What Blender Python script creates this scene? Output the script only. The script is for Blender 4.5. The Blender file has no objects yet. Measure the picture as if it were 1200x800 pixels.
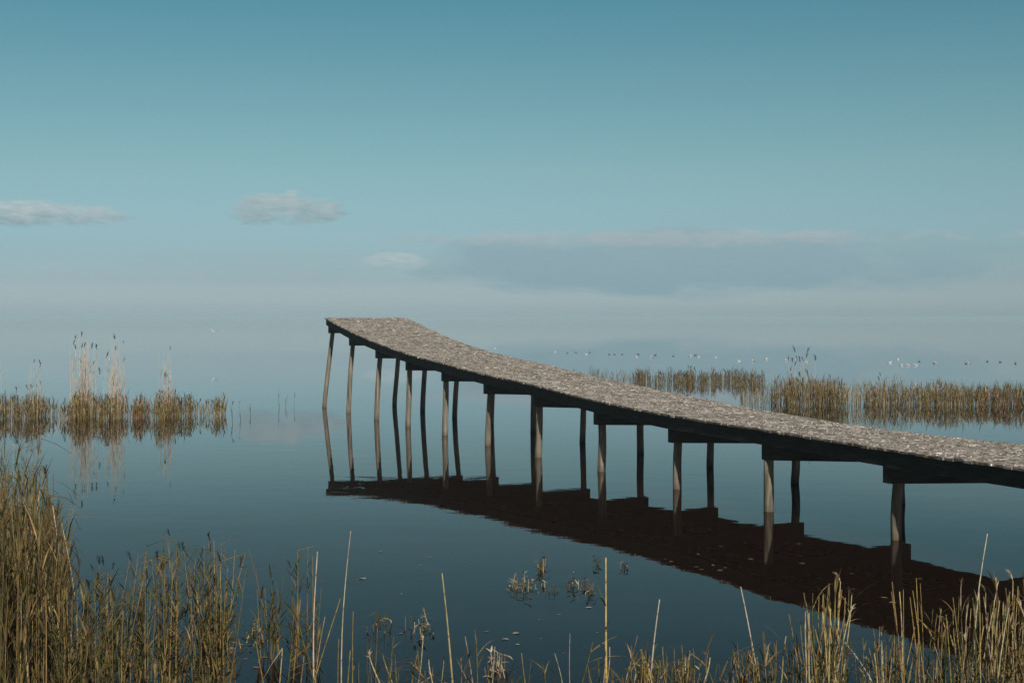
import bpy, math, random
from mathutils import Vector

sc = bpy.context.scene
COL = sc.collection
R = math.radians
H = 2.5            # eye height above the water
F = 1667.0         # focal length in photo pixels (1200 wide)
HZ = 372.0         # horizon row in the photo


def at(px, py):
    """photo pixel of a point on the water -> world x, y"""
    d = F * H / (py - HZ)
    return (px - 600.0) / F * d, d


def ppm(py):
    """photo pixels per metre for something standing on the water at this row"""
    return (py - HZ) / H


# ------------------------------------------------------------------ helpers
class MB:
    def __init__(self):
        self.v, self.f, self.c, self.s = [], [], [], []

    def vert(self, p, c):
        self.v.append((p[0], p[1], p[2])); self.c.append(c)
        return len(self.v) - 1

    def quad_box(self, corners, c=(1, 1, 1)):
        """8 corners: bottom 4 ccw then top 4 ccw"""
        b = len(self.v)
        for p in corners:
            self.vert(p, c)
        for q in ((3, 2, 1, 0), (4, 5, 6, 7), (0, 1, 5, 4), (1, 2, 6, 5), (2, 3, 7, 6), (3, 0, 4, 7)):
            self.f.append([b + i for i in q]); self.s.append(False)

    def tube(self, pts, rad, c, sides=4, c2=None, cap=True, jitter=None):
        b0 = len(self.v)
        n = len(pts)
        for i in range(n):
            p = Vector(pts[i])
            t = (Vector(pts[min(i + 1, n - 1)]) - Vector(pts[max(i - 1, 0)]))
            t.normalize()
            a = Vector((1, 0, 0)) if abs(t.x) < .8 else Vector((0, 1, 0))
            e1 = t.cross(a).normalized(); e2 = t.cross(e1)
            k = i / max(1, n - 1)
            cc = c if c2 is None else tuple(c[j] * (1 - k) + c2[j] * k for j in range(3))
            for q in range(sides):
                an = 2 * math.pi * q / sides
                r = rad[i]
                if jitter:
                    r *= 1 + jitter * math.sin(3.1 * q + 1.7 * i + 5 * p.x)
                self.vert(p + e1 * (math.cos(an) * r) + e2 * (math.sin(an) * r), cc)
        for i in range(n - 1):
            for q in range(sides):
                q2 = (q + 1) % sides
                self.f.append([b0 + i * sides + q, b0 + i * sides + q2, b0 + (i + 1) * sides + q2, b0 + (i + 1) * sides + q])
                self.s.append(True)
        if cap:
            self.f.append([b0 + (n - 1) * sides + q for q in range(sides)]); self.s.append(False)
            self.f.append([b0 + q for q in reversed(range(sides))]); self.s.append(False)

    def blade(self, p, d, length, width, droop, c, segs=4, rng=random, c2=None):
        """a narrow leaf: folded ribbon that starts at p along d and sags"""
        p = Vector(p); d = Vector(d).normalized()
        side = d.cross(Vector((0, 0, 1)))
        if side.length < .05:
            side = Vector((math.cos(length * 77), math.sin(length * 77), 0))
        side.normalize()
        tw = rng.uniform(-.6, .6)
        b0 = len(self.v)
        st = length / segs
        for i in range(segs + 1):
            k = i / segs
            w = width * (1 - k) ** .7 * (0.55 + .45 * min(1, k * 4)) if i < segs else width * .04
            up = side.cross(d).normalized()
            sd = (side * math.cos(tw * k) + up * math.sin(tw * k))
            cc = c if c2 is None else tuple(c[j] * (1 - k) + c2[j] * k for j in range(3))
            self.vert(p - sd * w * .5, cc); self.vert(p + sd * w * .5, cc)
            p = p + d * st
            d = (d + Vector((0, 0, -droop * st / length * (0.5 + k)))).normalized()
        for i in range(segs):
            a = b0 + 2 * i
            self.f.append([a, a + 1, a + 3, a + 2]); self.s.append(True)

    def mesh(self, name, mat):
        me = bpy.data.meshes.new(name)
        me.from_pydata(self.v, [], self.f)
        at_ = me.color_attributes.new('Col', 'FLOAT_COLOR', 'POINT')
        flat = []
        for c in self.c:
            flat.extend((c[0], c[1], c[2], 1.0))
        at_.data.foreach_set('color', flat)
        me.polygons.foreach_set('use_smooth', self.s)
        me.materials.append(mat)
        me.update()
        return me

    def build(self, name, mat, parent=None):
        o = bpy.data.objects.new(name, self.mesh(name, mat))
        COL.objects.link(o)
        if parent:
            o.parent = parent
        return o


def tag(o, label=None, cat=None, group=None, kind=None):
    if label: o['label'] = label
    if cat: o['category'] = cat
    if group: o['group'] = group
    if kind: o['kind'] = kind
    return o


def empty(name, loc, label, cat, group=None, rz=0):
    o = bpy.data.objects.new(name, None)
    o.empty_display_size = .1
    COL.objects.link(o)
    o.location = loc; o.rotation_euler = (0, 0, rz)
    return tag(o, label, cat, group)


def copy_tree(src, loc, rz, label, group, scale=1.0, tilt=(0, 0)):
    r = src.copy(); COL.objects.link(r)
    r.location = loc; r.rotation_euler = (tilt[0], tilt[1], rz); r.scale = (scale,) * 3
    if label: r['label'] = label
    if group: r['group'] = group
    for ch in list(src.children):
        c = ch.copy(); COL.objects.link(c); c.parent = r
        for g in ch.children:
            d = g.copy(); COL.objects.link(d); d.parent = c
    return r


# ------------------------------------------------------------------ materials
def new_mat(name):
    m = bpy.data.materials.new(name); m.use_nodes = True
    nt = m.node_tree
    return m, nt, nt.nodes['Principled BSDF']


def N(nt, kind, **kw):
    n = nt.nodes.new(kind)
    for k, v in kw.items():
        if k.startswith('i_'):
            key = k[2:]
            n.inputs[int(key) if key.isdigit() else key].default_value = v
        else:
            setattr(n, k, v)
    return n


def ramp(nt, stops, interp='LINEAR'):
    r = nt.nodes.new('ShaderNodeValToRGB')
    cr = r.color_ramp; cr.interpolation = interp
    while len(cr.elements) < len(stops):
        cr.elements.new(.5)
    for e, (p, c) in zip(cr.elements, stops):
        e.position = p
        e.color = (c[0], c[1], c[2], 1) if len(c) == 3 else c
    return r


def mixc(nt, fac, a, b, mode='MIX'):
    m = nt.nodes.new('ShaderNodeMix'); m.data_type = 'RGBA'; m.blend_type = mode
    for sock, val in ((0, fac), (6, a), (7, b)):
        if isinstance(val, (int, float)):
            m.inputs[sock].default_value = val
        elif isinstance(val, tuple):
            m.inputs[sock].default_value = (*val, 1) if len(val) == 3 else val
        else:
            nt.links.new(val, m.inputs[sock])
    return m.outputs[2]


def reed_material(name, rough=.7, mottle=14.0, transl=.0):
    m, nt, bs = new_mat(name)
    a = N(nt, 'ShaderNodeAttribute', attribute_name='Col')
    tc = N(nt, 'ShaderNodeTexCoord')
    no = N(nt, 'ShaderNodeTexNoise', i_Scale=mottle, i_Detail=3.0)
    nt.links.new(tc.outputs['Object'], no.inputs['Vector'])
    r = ramp(nt, [(.3, (.55, .52, .5)), (.7, (1.25, 1.2, 1.1))])
    nt.links.new(no.outputs['Fac'], r.inputs[0])
    c = mixc(nt, 1.0, a.outputs['Color'], r.outputs[0], 'MULTIPLY')
    nt.links.new(c, bs.inputs['Base Color'])
    bs.inputs['Roughness'].default_value = rough
    bs.inputs['Specular IOR Level'].default_value = .25
    if transl:
        tr = N(nt, 'ShaderNodeBsdfTranslucent'); nt.links.new(c, tr.inputs[0])
        mx = N(nt, 'ShaderNodeMixShader', i_0=transl)
        nt.links.new(bs.outputs[0], mx.inputs[1]); nt.links.new(tr.outputs[0], mx.inputs[2])
        nt.links.new(mx.outputs[0], nt.nodes['Material Output'].inputs[0])
    return m


M_STEM = reed_material('dry_reed_stem', .6)
M_LEAF = reed_material('reed_leaf', .7, 9.0, .2)
M_PLUME = reed_material('reed_plume', .9, 30.0)


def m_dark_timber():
    m, nt, bs = new_mat('dark_timber')  # timber toned near-black all over, varied by noise
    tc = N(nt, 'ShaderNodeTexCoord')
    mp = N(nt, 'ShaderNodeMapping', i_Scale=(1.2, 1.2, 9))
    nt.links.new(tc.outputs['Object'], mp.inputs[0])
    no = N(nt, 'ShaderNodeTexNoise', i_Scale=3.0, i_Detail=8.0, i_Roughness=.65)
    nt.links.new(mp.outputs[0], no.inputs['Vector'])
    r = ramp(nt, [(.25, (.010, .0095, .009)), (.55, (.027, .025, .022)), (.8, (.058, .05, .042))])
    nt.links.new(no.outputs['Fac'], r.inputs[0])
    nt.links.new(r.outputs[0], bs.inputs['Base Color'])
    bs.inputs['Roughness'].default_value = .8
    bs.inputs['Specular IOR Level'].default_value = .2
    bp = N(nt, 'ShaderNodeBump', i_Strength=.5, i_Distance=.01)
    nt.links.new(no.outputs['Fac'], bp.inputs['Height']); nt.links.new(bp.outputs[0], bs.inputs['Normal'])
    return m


def m_pile():
    m, nt, bs = new_mat('weathered_pile_wood')
    geo = N(nt, 'ShaderNodeNewGeometry')
    sx = N(nt, 'ShaderNodeSeparateXYZ'); nt.links.new(geo.outputs['Position'], sx.inputs[0])
    mp = N(nt, 'ShaderNodeMapping', i_Scale=(22, 22, 1.6))
    nt.links.new(geo.outputs['Position'], mp.inputs[0])
    no = N(nt, 'ShaderNodeTexNoise', i_Scale=1.0, i_Detail=7.0, i_Roughness=.65)
    nt.links.new(mp.outputs[0], no.inputs['Vector'])
    r = ramp(nt, [(.30, (.04, .033, .026)), (.47, (.13, .114, .092)), (.56, (.175, .157, .13)), (.74, (.31, .285, .245))])
    nt.links.new(no.outputs['Fac'], r.inputs[0])
    # wet, stained band just above the waterline
    n2 = N(nt, 'ShaderNodeTexNoise', i_Scale=6.0, i_Detail=3.0)
    nt.links.new(geo.outputs['Position'], n2.inputs['Vector'])
    ad = N(nt, 'ShaderNodeMath', operation='MULTIPLY_ADD', i_1=-.12, i_2=.06)
    nt.links.new(n2.outputs['Fac'], ad.inputs[0])
    a2 = N(nt, 'ShaderNodeMath', operation='ADD')
    nt.links.new(sx.outputs['Z'], a2.inputs[0]); nt.links.new(ad.outputs[0], a2.inputs[1])
    mr = N(nt, 'ShaderNodeMapRange', i_1=.0, i_2=.13, i_3=.75, i_4=.0)
    nt.links.new(a2.outputs[0], mr.inputs[0])
    c = mixc(nt, mr.outputs[0], r.outputs[0], (.075, .055, .038))
    nt.links.new(c, bs.inputs['Base Color'])
    bs.inputs['Roughness'].default_value = .8
    bs.inputs['Specular IOR Level'].default_value = .25
    bp = N(nt, 'ShaderNodeBump', i_Strength=.6, i_Distance=.008)
    nt.links.new(no.outputs['Fac'], bp.inputs['Height']); nt.links.new(bp.outputs[0], bs.inputs['Normal'])
    return m


def m_deck():
    m, nt, bs = new_mat('droppings_speckled_planks')
    tc = N(nt, 'ShaderNodeTexCoord')
    a = N(nt, 'ShaderNodeAttribute', attribute_name='Col')
    n1 = N(nt, 'ShaderNodeTexNoise', i_Scale=1.6, i_Detail=7.0, i_Roughness=.65)
    nt.links.new(tc.outputs['Object'], n1.inputs['Vector'])
    r1 = ramp(nt, [(.3, (.12, .103, .092)), (.5, (.205, .185, .168)), (.7, (.30, .278, .254))])
    nt.links.new(n1.outputs['Fac'], r1.inputs[0])
    base = mixc(nt, 1.0, r1.outputs[0], a.outputs['Color'], 'MULTIPLY')
    n2 = N(nt, 'ShaderNodeTexNoise', i_Scale=7.0, i_Detail=5.0, i_Roughness=.7)
    nt.links.new(tc.outputs['Object'], n2.inputs['Vector'])
    r2 = ramp(nt, [(.37, (1, 1, 1)), (.48, (0, 0, 0))]); nt.links.new(n2.outputs['Fac'], r2.inputs[0])
    c = mixc(nt, r2.outputs[0], base, (.06, .043, .033))
    # splashes of bird droppings, fresh and trodden
    n3 = N(nt, 'ShaderNodeTexNoise', i_Scale=8.5, i_Detail=4.0, i_Roughness=.7, i_Distortion=.8)
    nt.links.new(tc.outputs['Object'], n3.inputs['Vector'])
    r3 = ramp(nt, [(.50, (0, 0, 0)), (.57, (.7, .7, .7)), (.66, (1, 1, 1))]); nt.links.new(n3.outputs['Fac'], r3.inputs[0])
    c = mixc(nt, r3.outputs[0], c, (.42, .40, .37))
    v = N(nt, 'ShaderNodeTexVoronoi', i_Scale=4.5, i_Randomness=1.0)
    nt.links.new(tc.outputs['Object'], v.inputs['Vector'])
    nd = N(nt, 'ShaderNodeMath', operation='MULTIPLY_ADD', i_1=-.22, i_2=.11)
    nt.links.new(n2.outputs['Fac'], nd.inputs[0])
    vd = N(nt, 'ShaderNodeMath', operation='ADD'); nt.links.new(v.outputs['Distance'], vd.inputs[0]); nt.links.new(nd.outputs[0], vd.inputs[1])
    r4 = ramp(nt, [(.13, (1, 1, 1)), (.21, (0, 0, 0))]); nt.links.new(vd.outputs[0], r4.inputs[0])
    c = mixc(nt, r4.outputs[0], c, (.70, .66, .60))
    nt.links.new(c, bs.inputs['Base Color'])
    bs.inputs['Roughness'].default_value = .9
    bs.inputs['Specular IOR Level'].default_value = .1
    bp = N(nt, 'ShaderNodeBump', i_Strength=.7, i_Distance=.02)
    nt.links.new(n2.outputs['Fac'], bp.inputs['Height']); nt.links.new(bp.outputs[0], bs.inputs['Normal'])
    return m


def m_water():
    m, nt, bs = new_mat('still_lake_water')
    geo = N(nt, 'ShaderNodeNewGeometry')
    mp = N(nt, 'ShaderNodeMapping', i_Scale=(1.0, 1.6, 1.0), i_Rotation=(0, 0, .35))
    nt.links.new(geo.outputs['Position'], mp.inputs[0])
    n1 = N(nt, 'ShaderNodeTexNoise', i_Scale=.9, i_Detail=2.0, i_Roughness=.45)
    n2 = N(nt, 'ShaderNodeTexNoise', i_Scale=5.5, i_Detail=2.0, i_Roughness=.5)
    n3 = N(nt, 'ShaderNodeTexNoise', i_Scale=.11, i_Detail=2.0)
    for n in (n1, n2, n3):
        nt.links.new(mp.outputs[0], n.inputs['Vector'])
    pr = ramp(nt, [(.42, (.04, .04, .04)), (.62, (1, 1, 1))]); nt.links.new(n3.outputs['Fac'], pr.inputs[0])
    m2 = N(nt, 'ShaderNodeMath', operation='MULTIPLY'); nt.links.new(n2.outputs['Fac'], m2.inputs[0]); nt.links.new(pr.outputs[0], m2.inputs[1])
    m3 = N(nt, 'ShaderNodeMath', operation='MULTIPLY', i_1=.16); nt.links.new(m2.outputs[0], m3.inputs[0])
    ad = N(nt, 'ShaderNodeMath', operation='ADD'); nt.links.new(n1.outputs['Fac'], ad.inputs[0]); nt.links.new(m3.outputs[0], ad.inputs[1])
    bp = N(nt, 'ShaderNodeBump', i_Strength=1.0, i_Distance=.0020)
    nt.links.new(ad.outputs[0], bp.inputs['Height'])
    # the faint breeze near the shore dies out over the open lake
    sy = N(nt, 'ShaderNodeSeparateXYZ'); nt.links.new(geo.outputs['Position'], sy.inputs[0])
    fd = N(nt, 'ShaderNodeMapRange', i_1=22.0, i_2=75.0, i_3=1.0, i_4=.015); nt.links.new(sy.outputs['Y'], fd.inputs[0])
    nt.links.new(fd.outputs[0], bp.inputs['Strength'])
    # peaty murk below, mirror on top: Fresnel decides
    df = N(nt, 'ShaderNodeBsdfDiffuse'); df.inputs[0].default_value = (.0110, .0050, .0026, 1)
    gl = N(nt, 'ShaderNodeBsdfGlossy'); gl.inputs['Roughness'].default_value = .004; gl.inputs[0].default_value = (1, 1, 1, 1)
    fr = N(nt, 'ShaderNodeFresnel', i_IOR=1.33)
    pw_ = ramp(nt, [(0, (0, 0, 0)), (.28, (.185,) * 3), (.41, (.285,) * 3), (.63, (.60,) * 3), (.78, (.81,) * 3), (.92, (.90,) * 3), (1, (.97, .97, .97))])
    for n in (gl, fr):
        nt.links.new(bp.outputs[0], n.inputs['Normal'])
    nt.links.new(fr.outputs[0], pw_.inputs[0])
    mx = N(nt, 'ShaderNodeMixShader')
    nt.links.new(pw_.outputs[0], mx.inputs[0]); nt.links.new(df.outputs[0], mx.inputs[1]); nt.links.new(gl.outputs[0], mx.inputs[2])
    nt.links.new(mx.outputs[0], nt.nodes['Material Output'].inputs[0])
    return m


def m_plain(name, rough=.7):
    m, nt, bs = new_mat(name)
    a = N(nt, 'ShaderNodeAttribute', attribute_name='Col')
    tc = N(nt, 'ShaderNodeTexCoord')
    no = N(nt, 'ShaderNodeTexNoise', i_Scale=20.0, i_Detail=2.0)
    nt.links.new(tc.outputs['Object'], no.inputs['Vector'])
    r = ramp(nt, [(.3, (.8, .8, .8)), (.7, (1.1, 1.1, 1.1))]); nt.links.new(no.outputs['Fac'], r.inputs[0])
    nt.links.new(mixc(nt, 1.0, a.outputs['Color'], r.outputs[0], 'MULTIPLY'), bs.inputs['Base Color'])
    bs.inputs['Roughness'].default_value = rough
    bs.inputs['Specular IOR Level'].default_value = .3
    return m


M_DARK = m_dark_timber(); M_PILE = m_pile(); M_DECK = m_deck(); M_WATER = m_water()
M_FEATHER = m_plain('bird_feathers', .8)
M_BEAK = m_plain('bird_beak', .5)

# ------------------------------------------------------------------ water
wm = bpy.data.meshes.new('water')
S = 5000
wm.from_pydata([(-S, -S, 0), (S, -S, 0), (S, S, 0), (-S, S, 0)], [], [(0, 1, 2, 3)])
wm.materials.append(M_WATER)
water = bpy.data.objects.new('water', wm); COL.objects.link(water)
tag(water, kind='structure')

# ------------------------------------------------------------------ pier
U = Vector((-.3737, .9275, 0))      # along the pier, away from the shore
V = Vector((.9275, .3737, 0))       # across the pier, to the far side
SPAN = 2.55
W = 2.06
P0 = Vector((-5.24, 39.67, 0))      # farthest front pile at the waterline
NEND = 15


def line(n, v=0.0):
    return P0 - U * (SPAN * n) + V * v


HT = [1.0, .985, .868, .762, .678, .618, .562, .52, .468, .434, .424, .412, .41, .405, .405, .40, .40, .40]   # index = n + 1... deck top / H
HT[0] = 1.10
SH = [.30, .22, .115, .08, .045, .03, .02, .01, 0, 0, 0, 0, 0, 0, 0, 0, 0, 0]


def spl(arr, n):
    x = n + 1.0
    i = max(0, min(len(arr) - 2, int(math.floor(x)))); t = x - i
    p0 = arr[max(0, i - 1)]; p1 = arr[i]; p2 = arr[i + 1]; p3 = arr[min(len(arr) - 1, i + 2)]
    return .5 * (2 * p1 + (p2 - p0) * t + (2 * p0 - 5 * p1 + 4 * p2 - p3) * t * t + (3 * p1 - p0 - 3 * p2 + p3) * t ** 3)


DROP = [0, 0, .010, .022, .024, .018, .03, .038, .035, .037, .042, .025, .02, .02, .02, .02, .02, .02]   # the far edge sits lower


def deck_z(n, v=0.0): return (spl(HT, n) - spl(DROP, n) * v / 2.06) * H
def deck_v(n): return spl(SH, n)


pier = empty('pier', line(NEND, W / 2), 'long weathered wooden pier on thin piles, its far end curving upward over the still lake', 'pier')
pl = pier.location.copy()
rng = random.Random(4)


def L(p): return (p[0] - pl[0], p[1] - pl[1], p[2] - pl[2])


# deck of cross planks
dk = MB()
V0, V1 = -.15, W + .17
n = -.11
pw = .15 / SPAN
while n < NEND:
    na, nb = n + .004 / SPAN, n + pw * rng.uniform(.9, 1.08)
    zj = rng.uniform(-.005, .006)
    va = V0 + rng.uniform(-.012, .014); vb = V1 + rng.uniform(-.03, .03)
    tn = rng.uniform(.86, 1.1)
    c = (tn, tn * rng.uniform(.95, 1.0), tn * rng.uniform(.9, 1.0))
    sub = 6
    for k in range(1):
        cs = []
        for dz in (-.026, 0):
            for (nn, vv) in ((nb, va), (nb, vb), (na, vb), (na, va)):
                p = line(nn, vv + deck_v(nn))
                z = deck_z(nn, vv) + dz + zj + rng.uniform(-.003, .003)
                cs.append(L((p.x, p.y, z)))
        dk.quad_box(cs, c)
    n = nb
dk.build('deck', M_DECK, pier)

# crust of dried droppings and dirt lying thick on the planks
cr = MB()
for k in range(13000):
    nn = rng.uniform(-.1, NEND) ; vv = rng.uniform(V0 + .03, V1 - .03)
    if nn > 11.5: continue
    p = line(nn, vv + deck_v(nn)); z = deck_z(nn, vv) - .004
    r1 = rng.uniform(.011, .028); r2 = r1 * rng.uniform(.5, 1); hh = rng.uniform(.006, .020)
    t = rng.random()
    c = jit_c = (.345, .335, .318) if t < .42 else ((.20, .186, .172) if t < .78 else (.10, .088, .078))
    kk = rng.uniform(.78, 1.15); c = tuple(x * kk for x in c)
    a0 = rng.uniform(0, 6.28); b = len(cr.v)
    for ring, (f_, zz) in enumerate(((1.0, -.004), (.62, .75))):
        for q in range(6):
            a = a0 + q * 1.0472
            cr.vert(L((p.x + math.cos(a) * r1 * f_ * rng.uniform(.75, 1.2), p.y + math.sin(a) * r2 * f_ * rng.uniform(.75, 1.2), z + hh * zz)), c)
    cr.vert(L((p.x, p.y, z + hh)), c)
    for q in range(6):
        q2 = (q + 1) % 6
        cr.f.append([b + q, b + q2, b + 6 + q2, b + 6 + q]); cr.s.append(True)
        cr.f.append([b + 6 + q, b + 6 + q2, b + 12]); cr.s.append(True)
co_ = cr.build('droppings_crust', m_plain('dried_droppings', .95), pier); co_['kind'] = 'stuff'

# edge stringers, one bay after another
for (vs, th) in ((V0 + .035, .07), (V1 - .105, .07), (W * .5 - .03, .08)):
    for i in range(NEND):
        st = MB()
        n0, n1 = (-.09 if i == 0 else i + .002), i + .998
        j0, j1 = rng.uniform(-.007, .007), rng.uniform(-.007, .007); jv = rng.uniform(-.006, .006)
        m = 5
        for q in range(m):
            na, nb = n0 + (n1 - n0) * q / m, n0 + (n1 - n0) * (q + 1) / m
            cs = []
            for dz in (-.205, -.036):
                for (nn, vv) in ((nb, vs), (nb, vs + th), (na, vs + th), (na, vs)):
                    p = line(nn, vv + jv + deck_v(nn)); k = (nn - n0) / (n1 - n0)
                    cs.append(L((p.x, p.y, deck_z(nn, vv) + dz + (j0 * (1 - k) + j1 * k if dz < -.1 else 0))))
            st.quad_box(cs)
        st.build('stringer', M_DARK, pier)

LEAN = [10, 5, 4, 2, 1.5, 3, 1.5, 1, 1, 0, 2, 0, 1, 0, 1, 0]
BLEAN = [7, 5, 5, 3, 1, 1.5, 0, 1, .5, 1, 0, 1, 0, 1, 0, 1]
VOFF = [.0, .0, .01, .0, .0, .0, -.01, .02, .03, -.02, .05, 0, 0, 0, 0, 0]
for i in range(NEND + 1):
    dz = deck_z(i); dv = deck_v(i)
    # cross beam on the pile heads: a pair of squared timbers reads as one
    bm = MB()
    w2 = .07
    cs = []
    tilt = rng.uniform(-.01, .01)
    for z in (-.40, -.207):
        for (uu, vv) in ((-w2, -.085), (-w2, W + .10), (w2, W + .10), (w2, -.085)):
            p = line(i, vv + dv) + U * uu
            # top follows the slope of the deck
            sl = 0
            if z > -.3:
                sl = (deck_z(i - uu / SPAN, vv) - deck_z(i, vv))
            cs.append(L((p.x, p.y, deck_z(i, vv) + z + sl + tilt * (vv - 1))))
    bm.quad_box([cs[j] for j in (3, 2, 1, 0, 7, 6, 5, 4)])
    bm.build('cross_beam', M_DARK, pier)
    for back in (0, 1):
        b = line(i, (W - .02 if back else VOFF[i]))
        s = F * H / b.y / H
        lean = (BLEAN if back else LEAN)[i] / (F / b.y)
        top = deck_z(i, W if back else 0) - .395
        r0 = rng.uniform(.060, .068)
        if i < 3: r0 *= 1.0
        bow = rng.uniform(-.018, .018); bow2 = rng.uniform(-.012, .012)
        pts, rad = [], []
        for k in range(9):
            t = k / 8
            z = -.9 + t * (top + .9)
            q = max(0, z) / top
            pts.append(L((b.x + lean * q + bow * math.sin(math.pi * q), b.y + bow2 * math.sin(3 * q), z)))
            rad.append(r0 * (1.06 - .12 * t) * (1 + rng.uniform(-.02, .02)))
        pm = MB(); pm.tube(pts, rad, (1, 1, 1), 14, jitter=.02)
        o = pm.build('pile', M_PILE, pier)

# ------------------------------------------------------------------ reeds
GOLD = (.22, .162, .056); STRAW = (.30, .24, .125); PALE = (.41, .36, .275); OLIVE = (.080, .078, .027)
BROWN = (.115, .078, .034); DKBROWN = (.036, .030, .020); TAN = (.162, .122, .055); GREEN = (.062, .074, .030)
RUST = (.20, .105, .036)


def jit(c, rng, a=.25):
    k = 1 + rng.uniform(-a, a)
    return tuple(max(.005, x * k * (1 + rng.uniform(-.07, .07))) for x in c)


def pick(rng, opts):
    tot = sum(w for _, w in opts); x = rng.random() * tot
    for c, w in opts:
        x -= w
        if x <= 0: return c
    return opts[-1][0]


def stem_path(rng, base, h, lean, az, bend=.0, segs=5, sink=.15):
    pts = []
    dx, dy = math.cos(az), math.sin(az)
    wob = rng.uniform(-.02, .02) * h; ph = rng.uniform(0, 6)
    for i in range(segs + 1):
        t = i / segs
        z = -sink + t * (h + sink)
        off = lean * t * h + bend * h * t * t + wob * math.sin(ph + 4 * t) - wob * math.sin(ph)
        pts.append((base[0] + dx * off, base[1] + dy * off, z))
    return pts


def plume(mb, rng, p, size, c, n=10, nod=None):
    nod = rng.uniform(0, 6.28) if nod is None else nod
    p = Vector(p)
    for k in range(n):
        t = k / n
        a = nod + rng.uniform(-1.0, 1.0)
        d = Vector((math.cos(a) * .55, math.sin(a) * .55, 1.0 - t * .3))
        q = p + Vector((math.cos(nod), math.sin(nod), 0)) * size * .12 * t + Vector((0, 0, size * .55 * t))
        mb.blade(q, d, size * rng.uniform(.35, .6), size * .085, 1.5, jit(c, rng, .3), 3, rng)


def reed(stems, leaves, plumes, rng, base, h, lean, az, r, cs, leafc, nleaf, lw=.014, ll=.35, bend=0, pc=None, psize=.22,
         sink=.12, droop=1.2, lo=.15, hi=.95, up=.35, sides=3, segs=4, broken=0.0):
    pts = stem_path(rng, base, h, lean, az, bend, segs, sink)
    c1 = jit(cs, rng)
    stems.tube(pts, [r * (1.1 - .75 * i / segs) for i in range(segs + 1)], c1, sides)
    for k in range(nleaf):
        t = rng.uniform(lo, hi)
        x = t * segs; i = min(segs - 1, int(x)); q = x - i
        p = [pts[i][j] * (1 - q) + pts[i + 1][j] * q for j in range(3)]
        if p[2] < .02: continue
        a = rng.uniform(0, 6.283)
        d = (math.cos(a) * up, math.sin(a) * up, rng.uniform(.55, 1.0))
        lc = jit(pick(rng, leafc), rng)
        leaves.blade(p, d, ll * rng.uniform(.5, 1.25), lw * rng.uniform(.6, 1.3), droop * rng.uniform(.1, 1.6), lc, 4, rng)
    if broken and rng.random() < broken:                # snapped top hanging off to one side
        p = Vector(pts[-1]); a = rng.uniform(0, 6.283); l = h * rng.uniform(.12, .34); dn = rng.uniform(-1.6, .3)
        q = p + Vector((math.cos(a) * l, math.sin(a) * l, l * dn))
        if q.z < .02: q.z = .02
        stems.tube([p, (p + q) / 2 + Vector((0, 0, .02)), q], [r * .5, r * .45, r * .25], c1, sides)
    if pc is not None:
        if isinstance(plumes, list):
            mb = MB(); plumes.append(mb)
        else:
            mb = plumes
        plume(mb, rng, pts[-1], psize * rng.uniform(.7, 1.2), pc)
    return pts


def clump(label, px, py, wpx, depth, count, h, seed, cs, leafc, nleaf=3, tall=0, tallh=1.7, tallc=PALE, group=None, r=.005,
          lw=.016, ll=.3, plc=DKBROWN, hvar=.25, plumes_short=.0, tspread=.8, bent=.12, name='reed_clump', psize=.2, up=.3, tx=0.0, edge=.8, cat='reeds', plumetall=.8, broken=.08):
    """a bunch of reeds standing in the water, root at photo pixel (px, py)"""
    rng = random.Random(seed)
    x, y = at(px, py)
    half = wpx / 2 / ppm(py)
    root = empty(name, (x, y, 0), label, cat, group)
    st, lf, pm = MB(), MB(), []
    f1, f2 = rng.uniform(0, 6.28), rng.uniform(0, 6.28)
    for k in range(count):
        ox = rng.uniform(-1, 1) * half
        if count > 100 and py < 470 and rng.random() < .5 * (.5 + .5 * math.sin(ox * 9 + f2)): continue
        oy = rng.uniform(-1, 1) * depth
        q = abs(ox) / half
        hh = h * (1 - hvar * rng.random() ** 1.3) * (1 - (1 - edge) * q * q)
        hh *= .86 + .14 * math.sin(ox * 6.5 + f1) * math.sin(ox * 2.3 + f2)
        if rng.random() < .12: hh *= rng.uniform(.4, .75)
        reed(st, lf, pm, rng, (ox, oy), hh, rng.gauss(0, bent), rng.uniform(0, 6.283), r * rng.uniform(.7, 1.2),
             pick(rng, cs), leafc, rng.randint(max(0, nleaf - 1), nleaf + 1), lw, ll, rng.uniform(-.08, .12),
             plc if rng.random() < plumes_short else None, psize * .7, up=up, broken=broken)
    for k in range(tall):
        ox = tx + rng.gauss(0, .4) * half * tspread
        reed(st, lf, pm, rng, (ox, rng.uniform(-.5, .5) * depth), tallh * (1.05 - .55 * rng.random()), rng.gauss(0, .04), rng.uniform(0, 6.28),
             r * .75, jit(tallc, rng, .1), [(PALE, 2), (STRAW, 1)], 2, lw * .7, ll, 0, plc if rng.random() < plumetall else None, psize, lo=.35, hi=.9, up=.12)
    many = count + tall > 4
    o = st.build('stems', M_STEM, root)
    if many: o['kind'] = 'stuff'
    if lf.v:
        o = lf.build('leaves', M_LEAF, root)
        if many: o['kind'] = 'stuff'
    for m_ in pm:
        m_.build('plume', M_PLUME, root)
    return root


FARC = [(GOLD, 5), (BROWN, 2), (OLIVE, 2), (TAN, 4), (STRAW, 2)]
FARL = [(OLIVE, 4), (BROWN, 2), (GOLD, 4), (TAN, 4), (DKBROWN, 1), (PALE, 2)]
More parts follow.
